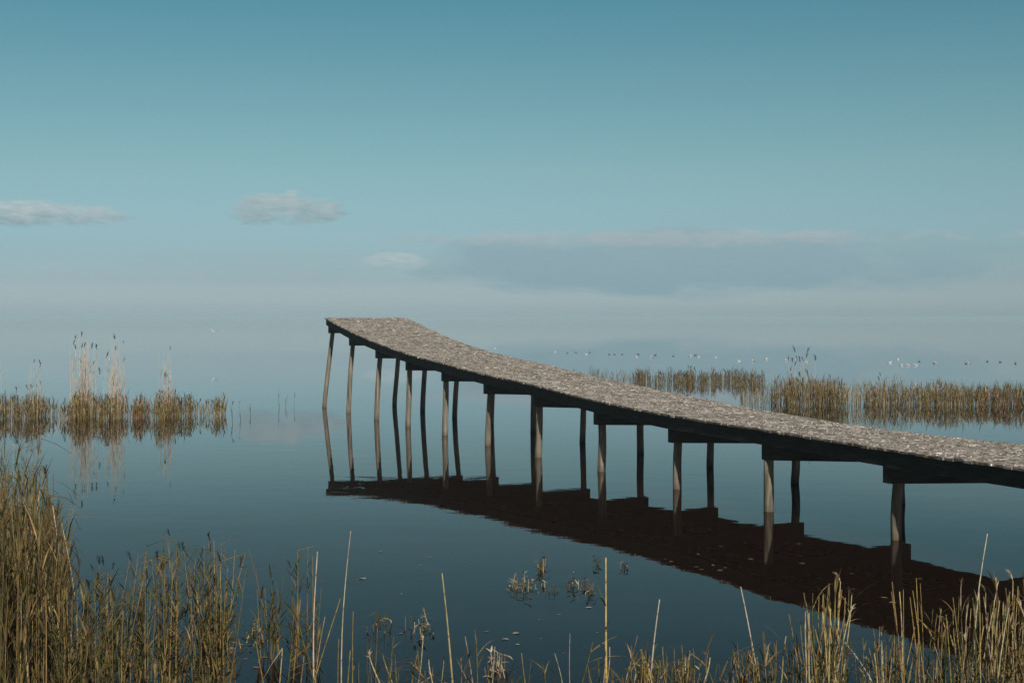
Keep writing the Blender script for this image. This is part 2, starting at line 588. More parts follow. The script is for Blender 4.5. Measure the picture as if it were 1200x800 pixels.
# --- middle distance, left: a row of separate clumps
far_left = [
    ('narrow dark clump of brown reeds cut by the left picture edge', 2, 489, 25, 0.9, 148, .74, 3, 1.5, .2),
    ('upright bushy brown reed clump second from the left edge, pale tall stalks above', 39, 489, 17, 0.9, 176, .78, 24, 1.35, .1),
    ('thin wispy reed tuft between two dense clumps at left', 61, 487, 8, 0.6, 18, .6, 0, 0, .2),
    ('widest golden reed clump at left with tall pale stalks and dark plumes', 97, 489, 31, 0.9, 310, .76, 78, 2.0, .1),
    ('golden reed clump joined to the right of the widest left clump, with nodding dark plumes', 134, 490, 17, 0.9, 202, .72, 44, 1.95, .1),
    ('rusty short reed clump with dark reflection, between two golden left clumps', 164, 489, 12, 0.6, 115, .66, 0, 0, .1),
    ('brown reed clump topped by a slim sheaf of pale plumed stalks', 194, 489, 19, 0.9, 189, .72, 27, 1.6, .1),
    ('small leaning brown reed clump right of the slim pale sheaf', 221, 487, 12, 0.6, 81, .64, 0, 0, .2),
    ('sparse thin reed tuft next to the last clump of the left row', 239, 486, 6, 0.6, 16, .5, 0, 0, .2),
    ('last small reed clump at the right end of the left row', 256, 487, 10, 0.6, 54, .56, 0, 0, .3),
]
for i, (lab, px, py, w, dep, cnt, h, tall, th, ps) in enumerate(far_left):
    cs = [(RUST, 3), (BROWN, 3), (TAN, 2)] if 'rusty' in lab else FARC
    clump(lab, px, py, w, dep, cnt, h, 100 + i, cs, FARL, 3, tall, th, (.50, .42, .355), 'reed clumps in the water at left', r=.006, lw=.02, ll=.21,
          plumes_short=ps, tspread=1.15 if i != 6 else .6, psize=.2, plumetall=.15, broken=.2, edge=.62, hvar=.45, up=.22, bent=.07)
# single faint stalks right of the row
for i, (px, py, hpx, lab) in enumerate([
        (274, 494, 22, 'lone dark reed stalk just right of the left row of clumps'),
        (281, 492, 24, 'thin lone reed stalk second from the left row of clumps'),
        (294, 487, 22, 'bent lone reed stalk with a small head, midway to the pier'),
        (328, 478, 30, 'faint lone reed with a forked head, left of the pier end'),
        (335, 477, 20, 'shorter faint reed between two others left of the pier end'),
        (343, 477, 26, 'faint reed with a dark tip nearest the pier end')]):
    hh = hpx / ppm(py)
    clump(lab, px, py, 3, .05, 1, hh, 150 + i, [(TAN, 1), (OLIVE, 1)], [(OLIVE, 1), (DKBROWN, 1)], 2, 0, r=.007, lw=.02, ll=.2, plumes_short=.7,
          name='reed_stalk', cat='reed', bent=.05, psize=.22, broken=0, hvar=.1)

# --- behind the pier, right
clump('sparse dark reed tips showing just over the pier deck left of the far reed strip', 690, 448, 62, 3.0, 110, .64, 201, [(OLIVE, 2), (TAN, 1), (DKBROWN, 1)], [(OLIVE, 2), (DKBROWN, 2)], 1, r=.007, lw=.02, ll=.2, hvar=.4, group='reed clumps behind the pier')
clump('narrow dark brown reed tuft at the left end of the far reed strip', 750, 450, 9, .6, 70, .62, 202, [(BROWN, 3), (TAN, 1)], [(BROWN, 2), (OLIVE, 2)], 2, r=.008, lw=.02, ll=.25, group='reed clumps behind the pier')
clump('thin open reeds between the pier deck and the narrow dark tuft', 722, 451, 50, 2.5, 130, .64, 208, [(OLIVE, 2), (TAN, 2), (STRAW, 1)], [(OLIVE, 2), (TAN, 1)], 1, r=.006, lw=.018, ll=.22, hvar=.45, group='reed clumps behind the pier')


def bed(name, label, cat, x0, x1, py0, py1, count, h, seed, cs, leafc, nleaf, r=.006, lw=.018, ll=.28, hvar=.35, bent=.08, profile=None, plumes_n=.05, plc=DKBROWN, lo=.15, psize=.2, up=.3, droop=1.2, broken=.05):
    rng = random.Random(seed)
    mb = MB()
    for k in range(count):
        px = rng.uniform(x0, x1); py = rng.uniform(py0, py1)
        g = profile(px, rng) if profile else 1.0
        if g <= 0: continue
        x, y = at(px, py)
        hh = h * g * (1 - hvar * rng.random())
        reed(mb, mb, mb, rng, (x, y), hh, rng.gauss(0, bent), rng.uniform(0, 6.283), r * rng.uniform(.7, 1.25), pick(rng, cs), leafc,
             rng.randint(max(0, nleaf - 1), nleaf + 1), lw, ll, rng.uniform(-.06, .1), plc if rng.random() < plumes_n else None, psize, lo=lo, up=up, droop=droop, broken=broken)
    o = mb.build(name, M_LEAF)
    return tag(o, label, cat, kind='stuff')


bed('reed_strip', 'far low strip of brown reeds rising beyond the pier deck', 'reeds', 752, 897, 443, 453, 950, .50, 203,
    [(BROWN, 3), (TAN, 3), (OLIVE, 2), (GOLD, 2)], [(BROWN, 3), (OLIVE, 3), (TAN, 2)], 2, r=.008, lw=.02, ll=.22, profile=lambda px, r: (.70 + .22 * math.sin(px * .13) * math.sin(px * .37 + 1) + r.uniform(-.1, .2)) if r.random() < (.9 if 790 < px < 885 else .5) else 0)
bed('sparse_reeds', 'open scatter of thin pale reeds in water between the far strip and the tall plumed reeds', 'reeds', 866, 916, 458, 476, 170, .58, 209,
    [(STRAW, 2), (TAN, 2), (OLIVE, 2)], [(OLIVE, 1), (STRAW, 1)], 1, r=.005, lw=.012, ll=.2, hvar=.6)
clump('tall dense brown reed clump behind the pier with dark plumes above it', 948, 474, 72, 1.4, 430, .86, 204, FARC, FARL, 3, 16, 1.5, (.44, .39, .33), 'reed clumps behind the pier', r=.007, lw=.02, ll=.28, plumes_short=.06, tspread=.6, tx=-.15, psize=.26)
clump('thin grey open reeds between the plumed clump and the right hand reed bank', 1005, 474, 54, 1.2, 150, .86, 205, [(STRAW, 2), (TAN, 2), (PALE, 2), (OLIVE, 2)], [(PALE, 3), (STRAW, 2), (OLIVE, 2)], 2, 0, 1.2, group='reed clumps behind the pier', r=.0055, lw=.015, ll=.22, hvar=.5)
clump('ragged rusty reed clump with pale stalks left of the open water gap', 1042, 474, 50, 1.0, 260, .80, 206, [(RUST, 2), (BROWN, 3), (STRAW, 2), (OLIVE, 2)], FARL, 2, 4, 1.0, group='reed clumps behind the pier', r=.006, lw=.018, ll=.25, hvar=.55, plumetall=.3)
clump('brown reed bank right of the open water gap, behind the pier', 1100, 474, 60, 1.1, 330, .70, 207, FARC, FARL, 3, 2, .85, group='reed clumps behind the pier', r=.007, lw=.019, ll=.25, hvar=.35, plumetall=.3)
clump('dense rust brown reed bank at the right picture edge behind the pier', 1172, 474, 88, 1.2, 480, .66, 210, [(RUST, 3), (BROWN, 4), (GOLD, 2), (OLIVE, 2)], FARL, 3, 0, group='reed clumps behind the pier', r=.007, lw=.02, ll=.25, hvar=.3)

# --- near shore, left: one dense bed nobody could count
NEARC = [(GOLD, 5), (TAN, 4), (STRAW, 2), (OLIVE, 4), (BROWN, 2)]
NEARL = [(OLIVE, 6), (GREEN, 2), (TAN, 3), (GOLD, 2), (BROWN, 2), (DKBROWN, 3), (STRAW, 2)]


def prof_left(px, r):
    if px < 40: return 1.0
    if px < 62: return .95 - (px - 40) * .004
    return .80 - (px - 62) * .018


bed('reed_bed', 'dense golden and olive reed bed at the near left shore', 'reeds', -120, 76, 680, 840, 860, 1.38, 301, NEARC, NEARL, 7, r=.0048, lw=.0145, ll=.26, hvar=.55, broken=.35,
    bent=.07, profile=prof_left, plumes_n=.02, lo=.08)

near_left = [
    ('ragged dark olive reed clump standing right of the dense left bed', 124, 812, 72, .45, 150, 1.02, 7),
    ('slim reed clump with dark tips between the ragged clump and the leafy column', 196, 806, 30, .3, 60, 1.08, 7),
    ('leafy olive reed column with yellowing leaves near the bottom left', 251, 812, 36, .25, 78, 1.06, 8),
    ('sparse dark reed tuft with drooping leaves right of the leafy column', 318, 770, 26, .2, 16, .84, 6),
    ('thin group of dark tipped reeds beside a pale bare stalk', 356, 775, 30, .2, 18, .90, 6),
    ('short dark reed tuft with broad drooping leaves near bottom centre left', 436, 806, 18, .1, 6, .62, 4),
]
for i, (lab, px, py, w, dep, cnt, h, nl) in enumerate(near_left):
    clump(lab, px, py, w, dep, cnt, h, 320 + i, [(OLIVE, 3), (TAN, 3), (GOLD, 2), (BROWN, 2)], [(OLIVE, 5), (GREEN, 3), (TAN, 2), (DKBROWN, 2), (GOLD, 1)], nl, 0,
          group='reed clumps along the near left shore', r=.0042, lw=.0155, ll=.155, hvar=.8, plumes_short=.15, psize=.14, bent=.11, up=.5, edge=.9, broken=.4)


# --- single stalks, near shore
def stalk(label, base_px, tip_px, py, r, c, nleaf=0, leafc=NEARL, seed=0, group=None, tip_plume=None, fold=None, ll=.25, lw=.014, segs=7, name='reed_stalk', cat='reed'):
    """one reed from its foot on the water (base_px, py) to its tip at photo pixel tip_px"""
    rng = random.Random(seed)
    x, y = at(base_px, py)
    k = ppm(py)
    h = (py - tip_px[1]) / k
    dx = (tip_px[0] - base_px) / k
    root = empty(name, (x, y, 0), label, cat, group)
    st = MB()
    pts = []
    bow = rng.uniform(-.03, .03) * h
    for i in range(segs + 1):
        t = i / segs
        z = -.12 + t * (h + .12)
        pts.append((dx * max(0, z) / h * (.6 + .4 * t) + bow * math.sin(math.pi * t), rng.uniform(-.004, .004), z))
    st.tube(pts, [r * (1.1 - .6 * i / segs) for i in range(segs + 1)], jit(c, rng, .12), 6)
    for i in range(2, segs, 2):                       # nodes of the cane
        p = Vector(pts[i])
        st.tube([p - Vector((0, 0, .006)), p + Vector((0, 0, .006))], [r * 1.12 * (1.1 - .6 * i / segs)] * 2, tuple(x * .5 for x in c), 6)
    if fold:                                            # broken top hanging over
        p = Vector(pts[-1]); q = p + Vector((fold[0] / k, 0, fold[1] / k))
        st.tube([p, (p + q) / 2 + Vector((0, 0, .01)), q], [r * .5, r * .45, r * .3], jit(c, rng, .12), 5)
    st.build('stem', M_STEM, root)
    for j in range(nleaf):
        t = rng.uniform(.2, .9); i = min(segs - 1, int(t * segs)); p = pts[i]
        lf = MB(); a = rng.uniform(0, 6.28)
        lf.blade(p, (math.cos(a) * .5, math.sin(a) * .5, rng.uniform(.4, 1)), ll * rng.uniform(.5, 1.2), lw, rng.uniform(.3, 2.2), jit(pick(rng, leafc), rng), 5, rng)
        lf.build('leaf', M_LEAF, root)
    if tip_plume:
        pm = MB(); plume(pm, rng, pts[-1], .14, tip_plume); pm.build('plume', M_PLUME, root)
    return root


DK = [(OLIVE, 3), (DKBROWN, 2), (TAN, 1)]
stalk('tallest pale stalk leaning right at the edge of the dense left reed bed', 88, (62, 592), 770, .007, PALE, 2, NEARL, 1)
stalk('pale stalk bending out beside the tallest leaning one at left', 90, (72, 612), 778, .006, STRAW, 2, NEARL, 2)
stalk('straight pale bare reed stalk right of the dark tipped reeds', 369, (372, 646), 815, .0065, PALE, 0, seed=3)
stalk('long thin pale reed stalk with a fine curved tip', 401, (411, 622), 812, .0048, PALE, 0, seed=4)
stalk('short tan reed stalk left of the straight pale one', 342, (352, 702), 812, .0062, TAN, 0, seed=5)
stalk('broken pale reed stalk folded over like a tent at the bottom edge', 326, (331, 759), 812, .006, STRAW, 0, seed=6, fold=(-26, -42))
stalk('thin straw stalk slanting right behind the straight pale one', 370, (381, 722), 800, .004, STRAW, 0, seed=7)
stalk('thin tan stalk rising beside the long curved tip stalk', 397, (397, 748), 812, .0045, TAN, 0, seed=8)
stalk('lone straw reed stalk leaning left in open water at bottom centre', 532, (518, 671), 822, .0075, STRAW, 0, seed=9)
stalk('thin straw reed leaning beside the lone leaning stalk', 516, (521, 768), 815, .004, STRAW, 0, seed=10)
stalk('tall golden cane with dark leaves at its foot, right of the floating plants', 711, (710, 653), 830, .0085, (.42, .31, .13), 5, DK, 11, ll=.26)
stalk('wide pale dead blade leaning right of the tall golden cane', 762, (773, 702), 800, .0072, (.36, .33, .31), 1, DK, 12)
stalk('whitish crooked dead stalk leaning left before the pier reflection', 892, (868, 687), 812, .0062, (.46, .43, .40), 1, NEARL, 13)
stalk('tallest slender whitish reed near the right edge', 1142, (1157, 625), 822, .0055, (.46, .43, .38), 0, NEARL, 14)
stalk('fallen pale reed stalk slanting across the right reeds', 1028, (990, 752), 815, .0055, PALE, 0, NEARL, 15)
stalk('short fuzzy dead reed left of the tall golden cane', 556, (545, 745), 812, .005, (.28, .22, .18), 3, [(TAN, 1), (BROWN, 1), (PALE, 1)], 16, ll=.14)
stalk('short dark broken reed sloping right at bottom centre', 470, (492, 772), 812, .006, DKBROWN, 1, DK, 17)
stalk('pale fallen reed lying low right of the sloping dark one', 486, (508, 790), 806, .0045, PALE, 0, seed=18)
stalk('short grey reed stub left of the fuzzy dead reed', 576, (580, 757), 812, .0045, (.3, .27, .22), 2, DK, 19, ll=.16)
stalk('grey dead reed sloping left of the tall golden cane', 660, (650, 765), 812, .004, (.33, .31, .29), 1, DK, 20, ll=.2)
stalk('thin upright grey reed left of the tall golden cane', 669, (668, 742), 812, .0035, (.30, .29, .27), 0, DK, 21)

# --- near shore, right: individual stalks in a few kinds, copied along the bank
protos = []
rng = random.Random(77)


def make_proto(kind, i):
    rr = random.Random(500 + i)
    h = 1.0
    root = empty('reed_stalk', (0, -60, 0), 'dry reed stalk', 'reed', None)
    cs = {'bare': (GOLD, TAN, STRAW), 'leafy': (TAN, OLIVE, BROWN), 'pale': (STRAW, TAN, PALE)}[kind][i % 3]
    st = MB()
    lean = rr.gauss(0, .05); wob = rr.uniform(-.02, .02)
    pts = [(lean * t * h + wob * math.sin(5 * t), wob * math.cos(4 * t), -.12 + t * (h + .12)) for t in [k / 7 for k in range(8)]]
    r = rr.uniform(.0034, .0056)
    st.tube(pts, [r * (1.15 - .55 * k / 7) for k in range(8)], jit(cs, rr, .2), 6)
    for k in range(1, 7):
        p = Vector(pts[k]); st.tube([p - Vector((0, 0, .005)), p + Vector((0, 0, .005))], [r * 1.14 * (1.15 - .55 * k / 7)] * 2, tuple(x * .5 for x in cs), 6)
    st.build('stem', M_STEM, root)
    nl = {'bare': 1, 'leafy': 5, 'pale': 2}[kind]
    for j in range(nl):
        t = rr.uniform(.15, .95 if kind == 'leafy' else .6); k = min(6, int(t * 7)); a = rr.uniform(0, 6.28)
        lf = MB()
        lf.blade(pts[k], (math.cos(a) * .4, math.sin(a) * .4, rr.uniform(.5, 1)), rr.uniform(.14, .34), rr.uniform(.010, .018), rr.uniform(.3, 2.4),
                 jit(pick(rr, NEARL + [(STRAW, 2)]), rr), 5, rr)
        lf.build('leaf', M_LEAF, root)
    if kind == 'pale':
        pm = MB(); plume(pm, rr, pts[-1], .13, (.34, .29, .22), 7); pm.build('plume', M_PLUME, root)
    return root


for i in range(18):
    protos.append((('bare', 'leafy', 'bare', 'leafy', 'bare', 'pale')[i % 6], make_proto(('bare', 'leafy', 'bare', 'leafy', 'bare', 'pale')[i % 6], i)))
LBL = {'bare': 'bare golden reed cane in the dry reeds along the near right shore',
       'leafy': 'leafy olive and tan reed in the dry reeds along the near right shore',
       'pale': 'pale reed with a ragged head in the dry reeds along the near right shore'}
used = set()


def place(px, py, top, rzmax=.07, where='in the dry reeds along the near right shore', g='reeds along the near right shore'):
    i = rng.randrange(len(protos)); kind, p = protos[i]
    x, y = at(px, py)
    h = (py - top) / ppm(py)
    tl = (rng.gauss(0, rzmax), rng.gauss(0, rzmax))
    lab = LBL[kind].replace('in the dry reeds along the near right shore', where)
    if i not in used:
        used.add(i)
        p.location = (x, y, 0); p.rotation_euler = (tl[0], tl[1], rng.uniform(0, 6.28)); p.scale = (1, 1, h); p['label'] = lab; p['group'] = g
    else:
        o = copy_tree(p, (x, y, 0), rng.uniform(0, 6.28), lab, g, 1, tl)
        o.scale = (rng.uniform(.85, 1.15),) * 2 + (h,)


# clusters: (x centre, spread, count, top row mean, top row spread)
for (cx, sx, cnt, top, ts) in ((968, 15, 20, 705, 18), (945, 10, 8, 735, 20), (905, 22, 8, 750, 22), (985, 10, 7, 695, 14),
                               (1035, 28, 15, 745, 26), (1060, 10, 4, 690, 12), (1085, 10, 7, 700, 18), (1120, 18, 15, 712, 24),
                               (1152, 14, 16, 705, 20), (1178, 16, 22, 695, 18), (1198, 10, 14, 698, 18), (860, 25, 9, 765, 14),
                               (800, 30, 12, 768, 14), (755, 14, 6, 772, 10), (1230, 25, 18, 700, 20)):
    for k in range(cnt):
        py = rng.uniform(806, 850)
        place(rng.gauss(cx, sx * .6), py, min(py - 25, rng.gauss(top, ts * .7)))
for k in range(30):
    px = rng.uniform(285, 735); py = rng.uniform(806, 850)
    place(px, py, rng.uniform(690, 785) if px < 420 else rng.uniform(735, 790), .16, 'in the sparse thin reeds along the bottom centre shore', 'sparse reeds along the bottom centre shore')


def prof_right(px, r):
    d = .24 if px > 870 else .12
    for c, w, a in ((968, 28, .75), (1120, 30, .75), (1170, 35, .9), (1040, 40, .45), (900, 40, .45), (820, 50, .3), (750, 25, .3), (1215, 30, .8)):
        d += a * math.exp(-((px - c) / w) ** 2)
    d = min(1, d)
    return (.45 + .55 * d) if r.random() < d else 0


bed('reed_undergrowth', 'low tangle of olive and tan reed leaves at the foot of the right shore reeds', 'reeds', 715, 1260, 806, 842, 360, .50, 402,
    [(GOLD, 3), (TAN, 3), (OLIVE, 3)], NEARL, 3, r=.004, lw=.013, ll=.2, hvar=.6, bent=.14, profile=prof_right, plumes_n=0, up=.45)
bed('grass_fringe', 'sparse short dead reed stubble along the bottom centre shore', 'reeds', 400, 760, 808, 836, 38, .26, 403,
    [(TAN, 3), (STRAW, 2), (OLIVE, 3), (DKBROWN, 2)], [(OLIVE, 2), (DKBROWN, 2), (TAN, 2)], 2, r=.0035, lw=.011, ll=.16, hvar=.7, bent=.25, plumes_n=0, up=.6)

# ------------------------------------------------------------------ water plants and floating bits
YEL = (.42, .31, .06)
for i, (px, py, hpx, spread, n_, lab, c) in enumerate([
        (635, 668, 24, 5, 16, 'upright yellow leafed water plant, tallest of the small floating plants', [(YEL, 3), (OLIVE, 3), (BROWN, 2)]),
        (604, 688, 18, 12, 16, 'pale brown water plant cluster left of the upright yellow plant', [(TAN, 3), (PALE, 2), (BROWN, 2)]),
        (625, 687, 8, 12, 12, 'low straw coloured water plant under the upright yellow plant', [(STRAW, 3), (PALE, 2), (OLIVE, 1)]),
        (646, 694, 12, 4, 8, 'small olive water plant tuft right of the low straw coloured one', [(OLIVE, 3), (TAN, 1)]),
        (672, 688, 18, 9, 14, 'dark stemmed water plant with pale leaves left of the reddish one', [(DKBROWN, 2), (PALE, 2), (TAN, 2)]),
        (691, 694, 14, 5, 12, 'reddish brown water plant left of the tall golden cane', [(RUST, 3), (BROWN, 3), (TAN, 1)]),
        (700, 662, 14, 3, 6, 'thin green water plant sprig above the reddish plant', [(OLIVE, 2), (GREEN, 2)]),
        (731, 666, 12, 3, 6, 'tiny dark water plant sprig alone right of the tall golden cane', [(DKBROWN, 2), (STRAW, 1)]),
        (490, 738, 22, 10, 12, 'pale bent water weed alone in the open water at bottom centre left', [(PALE, 2), (TAN, 2), (OLIVE, 1)]),
        (445, 735, 26, 11, 12, 'yellow leafed weed with drooping blades beside the long thin stalk', [(YEL, 2), (TAN, 2), (OLIVE, 3)]),
        (583, 790, 30, 10, 20, 'pale feathery weed at the bottom edge, left of the grey stubs', [(PALE, 3), (TAN, 2)]),
        (757, 790, 26, 8, 18, 'olive and yellow weed tuft under the wide pale dead blade', [(YEL, 2), (OLIVE, 3), (TAN, 2)]),
        (800, 790, 30, 12, 18, 'grey green weed tuft right of the wide pale dead blade', [(OLIVE, 3), (PALE, 1), (TAN, 2)]),
        (292, 748, 14, 14, 12, 'yellow weed floating right of the leafy reed column', [(YEL, 2), (STRAW, 2), (OLIVE, 2)])]):
    rr = random.Random(600 + i)
    x, y = at(px, py); k = ppm(py)
    root = empty('water_plant', (x, y, 0), lab, 'water plant', 'small water plants')
    sm, lm = MB(), MB()
    for j in range(n_):
        bx, by = rr.gauss(0, spread * .75) / k, rr.gauss(0, spread * 2.2) / k
        h = hpx / k * rr.uniform(.2, .95) ** 1.4
        pts = stem_path(rr, (bx, by), h, rr.gauss(0, .2), rr.uniform(0, 6.28), 0, 3, .04)
        sm.tube(pts, [.0032, .003, .0025, .0015], jit(pick(rr, c), rr), 4)
        for q in range(rr.randint(1, 5)):
            p = pts[rr.randint(1, 3)]; a = rr.uniform(0, 6.28)
            if p[2] < .004: continue
            lm.blade(p, (math.cos(a), math.sin(a), rr.uniform(-.1, .8)), rr.uniform(.035, .09), rr.uniform(.012, .028), rr.uniform(.4, 2), jit(pick(rr, c), rr), 3, rr)
    sm.build('stems', M_STEM, root)['kind'] = 'stuff'; lm.build('leaves', M_LEAF, root)['kind'] = 'stuff'

rr = random.Random(9)
bits = [(446, 646), (493, 662), (414, 675), (425, 678), (470, 696), (655, 720), (632, 726), (605, 742), (592, 749), (634, 748), (606, 755), (700, 741), (554, 661), (503, 653), (470, 742),
        (780, 655), (787, 658), (816, 664), (822, 667), (836, 662), (844, 668), (850, 665), (818, 649), (936, 637), (845, 640), (998, 672), (1036, 700), (1046, 706), (1078, 678),
        (270, 760), (288, 772), (300, 782), (265, 790), (282, 755), (310, 770), (570, 740), (660, 765), (690, 712), (880, 655), (1000, 690), (940, 660)]
kinds = []
for q in range(4):
    fm = MB()
    n_ = 8; ln = .055; wd = .016 + .006 * q
    for top in (0, 1):
        for s_ in range(n_ + 1):
            t = s_ / n_; w_ = wd * math.sin(math.pi * min(.97, max(.04, t))) ** .7
            z = .004 + .012 * (q % 2) * math.sin(math.pi * t) + .0025 * top
            for sgn in (-1, 0, 1):
                fm.vert(((t - .5) * ln * 2, sgn * w_ + .01 * math.sin(3 * t), z + (.004 if sgn else 0)), ((.42, .38, .30), (.36, .30, .2), (.25, .2, .14), (.5, .46, .4))[q])
    m_ = (n_ + 1) * 3
    for s_ in range(n_):
        for b in (0, 1):
            a = s_ * 3 + b
            fm.f.append([m_ + a, m_ + a + 3, m_ + a + 4, m_ + a + 1]); fm.s.append(True)
            fm.f.append([a, a + 1, a + 4, a + 3]); fm.s.append(True)
    for s_ in range(n_):
        a = s_ * 3
        fm.f.append([a, a + 3, m_ + a + 3, m_ + a]); fm.s.append(False)
        a += 2
        fm.f.append([a + 3, a, m_ + a, m_ + a + 3]); fm.s.append(False)
    kinds.append(fm.mesh('floating_leaf', M_LEAF))
for (px, py) in bits:
    x, y = at(px, py)
    o = bpy.data.objects.new('floating_leaf', rr.choice(kinds)); COL.objects.link(o)
    o.location = (x, y, .001); o.rotation_euler = (0, 0, rr.uniform(-.7, .7)); s_ = rr.uniform(.3, .75); o.scale = (s_ * .8, s_ * rr.uniform(.6, 1.2), s_ * .5)
    tag(o, 'tiny pale dead leaf floating flat on the open near water', 'floating leaf', 'dead leaves floating on the near water')


# ------------------------------------------------------------------ birds
def loft(mb, rings, sides, colf):
    """closed body from (x, z, half width, half height) rings along +x"""
    b0 = len(mb.v)
    for i, (x, z, w_, h_) in enumerate(rings):
        for q in range(sides):
            a = 2 * math.pi * q / sides
            y, zz = math.cos(a) * w_, math.sin(a) * h_
            mb.vert((x, y, z + zz), colf(x, y, z + zz, math.sin(a)))
    n_ = len(rings)
    for i in range(n_ - 1):
        for q in range(sides):
            q2 = (q + 1) % sides
            mb.f.append([b0 + i * sides + q, b0 + (i + 1) * sides + q, b0 + (i + 1) * sides + q2, b0 + i * sides + q2]); mb.s.append(True)
    mb.f.append([b0 + q for q in range(sides)]); mb.s.append(True)
    mb.f.append([b0 + (n_ - 1) * sides + q for q in reversed(range(sides))]); mb.s.append(True)


def gull_mesh():
    mb = MB()
    rings = [(-.27, .10, .006, .006), (-.24, .095, .022, .012), (-.17, .075, .05, .03), (-.08, .055, .078, .055), (.02, .05, .085, .066), (.09, .06, .075, .062),
             (.125, .09, .055, .05), (.135, .135, .036, .036), (.145, .172, .034, .030), (.17, .19, .034, .028), (.196, .188, .022, .020), (.212, .183, .008, .008)]
    loft(mb, rings, 14, lambda x, y, z, s: (.42, .43, .45) if (s > .25 and -.2 < x < .06) else ((.06, .06, .06) if x < -.235 else (.80, .80, .78)))
    return mb


def duck_mesh():
    mb = MB()
    rings = [(-.22, .085, .006, .006), (-.19, .085, .03, .018), (-.12, .065, .07, .045), (-.03, .05, .088, .062), (.06, .05, .082, .06), (.11, .07, .058, .05),
             (.125, .12, .032, .034), (.135, .165, .032, .032), (.16, .188, .036, .031), (.19, .186, .026, .022), (.205, .178, .012, .010)]
    loft(mb, rings, 14, lambda x, y, z, s: (.06, .058, .056) if x > .1 or s > .3 else (.15, .14, .13))
    return mb


def bird_proto(kind):
    root = empty('gull' if kind == 'g' else 'duck', (0, -80, 0), 'bird', 'bird')
    if kind == 'g':
        gull_mesh().build('body', M_FEATHER, root)
        bk = MB(); bk.tube([(.205, 0, .184), (.232, 0, .18), (.252, 0, .17)], [.008, .006, .002], (.55, .34, .05), 6); bk.build('beak', M_BEAK, root)
        for sgn in (-1, 1):
            wg = MB()
            loft(wg, [(-.33, .118, .003, .003), (-.22, .112, .012, .012), (-.1, .098, .014, .030), (.02, .085, .016, .036), (.075, .08, .006, .015)], 8,
                 lambda x, y, z, s: (.03, .03, .03) if x < -.24 else (.40, .42, .44))
            wg.v = [(x, y + sgn * (.070 - .10 * max(0, -x - .02) ** 1.1), z) for (x, y, z) in wg.v]
            wg.build('wing', M_FEATHER, root)
    else:
        duck_mesh().build('body', M_FEATHER, root)
        bk = MB(); bk.tube([(.2, 0, .18), (.222, 0, .172), (.242, 0, .168)], [.011, .009, .006], (.35, .32, .25), 6); bk.build('beak', M_BEAK, root)
    return root


ORD = ['first', 'second', 'third', 'fourth', 'fifth', 'sixth', 'seventh', 'eighth', 'ninth', 'tenth', 'eleventh', 'twelfth', 'thirteenth', 'fourteenth', 'fifteenth',
       'sixteenth', 'seventeenth', 'eighteenth', 'nineteenth', 'twentieth', 'twenty-first', 'twenty-second', 'twenty-third', 'twenty-fourth']
white = [(580, 407), (651, 411), (687, 414), (745.5, 417), (764, 417.5), (809, 416), (819, 417.5), (839, 417.5), (866, 422), (883, 422), (897.5, 420), (922, 421.5), (945, 423),
         (1043, 424), (1052, 420), (1056, 427), (1065, 427), (1074, 427), (1096, 424), (1136, 425)]
dark = [(665, 412.5), (675, 412), (691, 412), (714, 414), (720, 414), (729, 414), (748, 414), (768, 415), (789, 416), (815, 415), (1077, 422.5), (1095, 424.5), (1132, 425),
        (1157, 422.5), (1172, 423), (1190, 424.7)]
rr = random.Random(21)
for kind, spots in (('g', white), ('d', dark)):
    proto = bird_proto(kind)
    for i, (px, py) in enumerate(spots):
        lab = ('white gull floating far out on the lake, %s white bird from the left' if kind == 'g' else 'small dark duck floating far out on the lake, %s dark bird from the left') % ORD[i]
        grp = 'white gulls floating far out' if kind == 'g' else 'dark ducks floating far out'
        x, y = at(px, py + 1.2)
        rz = rr.choice((0, math.pi)) + rr.uniform(-.9, .9)
        s_ = rr.uniform(.38, .54)
        if i == 0:
            o = proto; o.location = (x, y, 0); o.rotation_euler = (0, 0, rz); o.scale = (s_,) * 3; o['label'] = lab; o['group'] = grp
        else:
            copy_tree(proto, (x, y, 0), rz, lab, grp, s_)

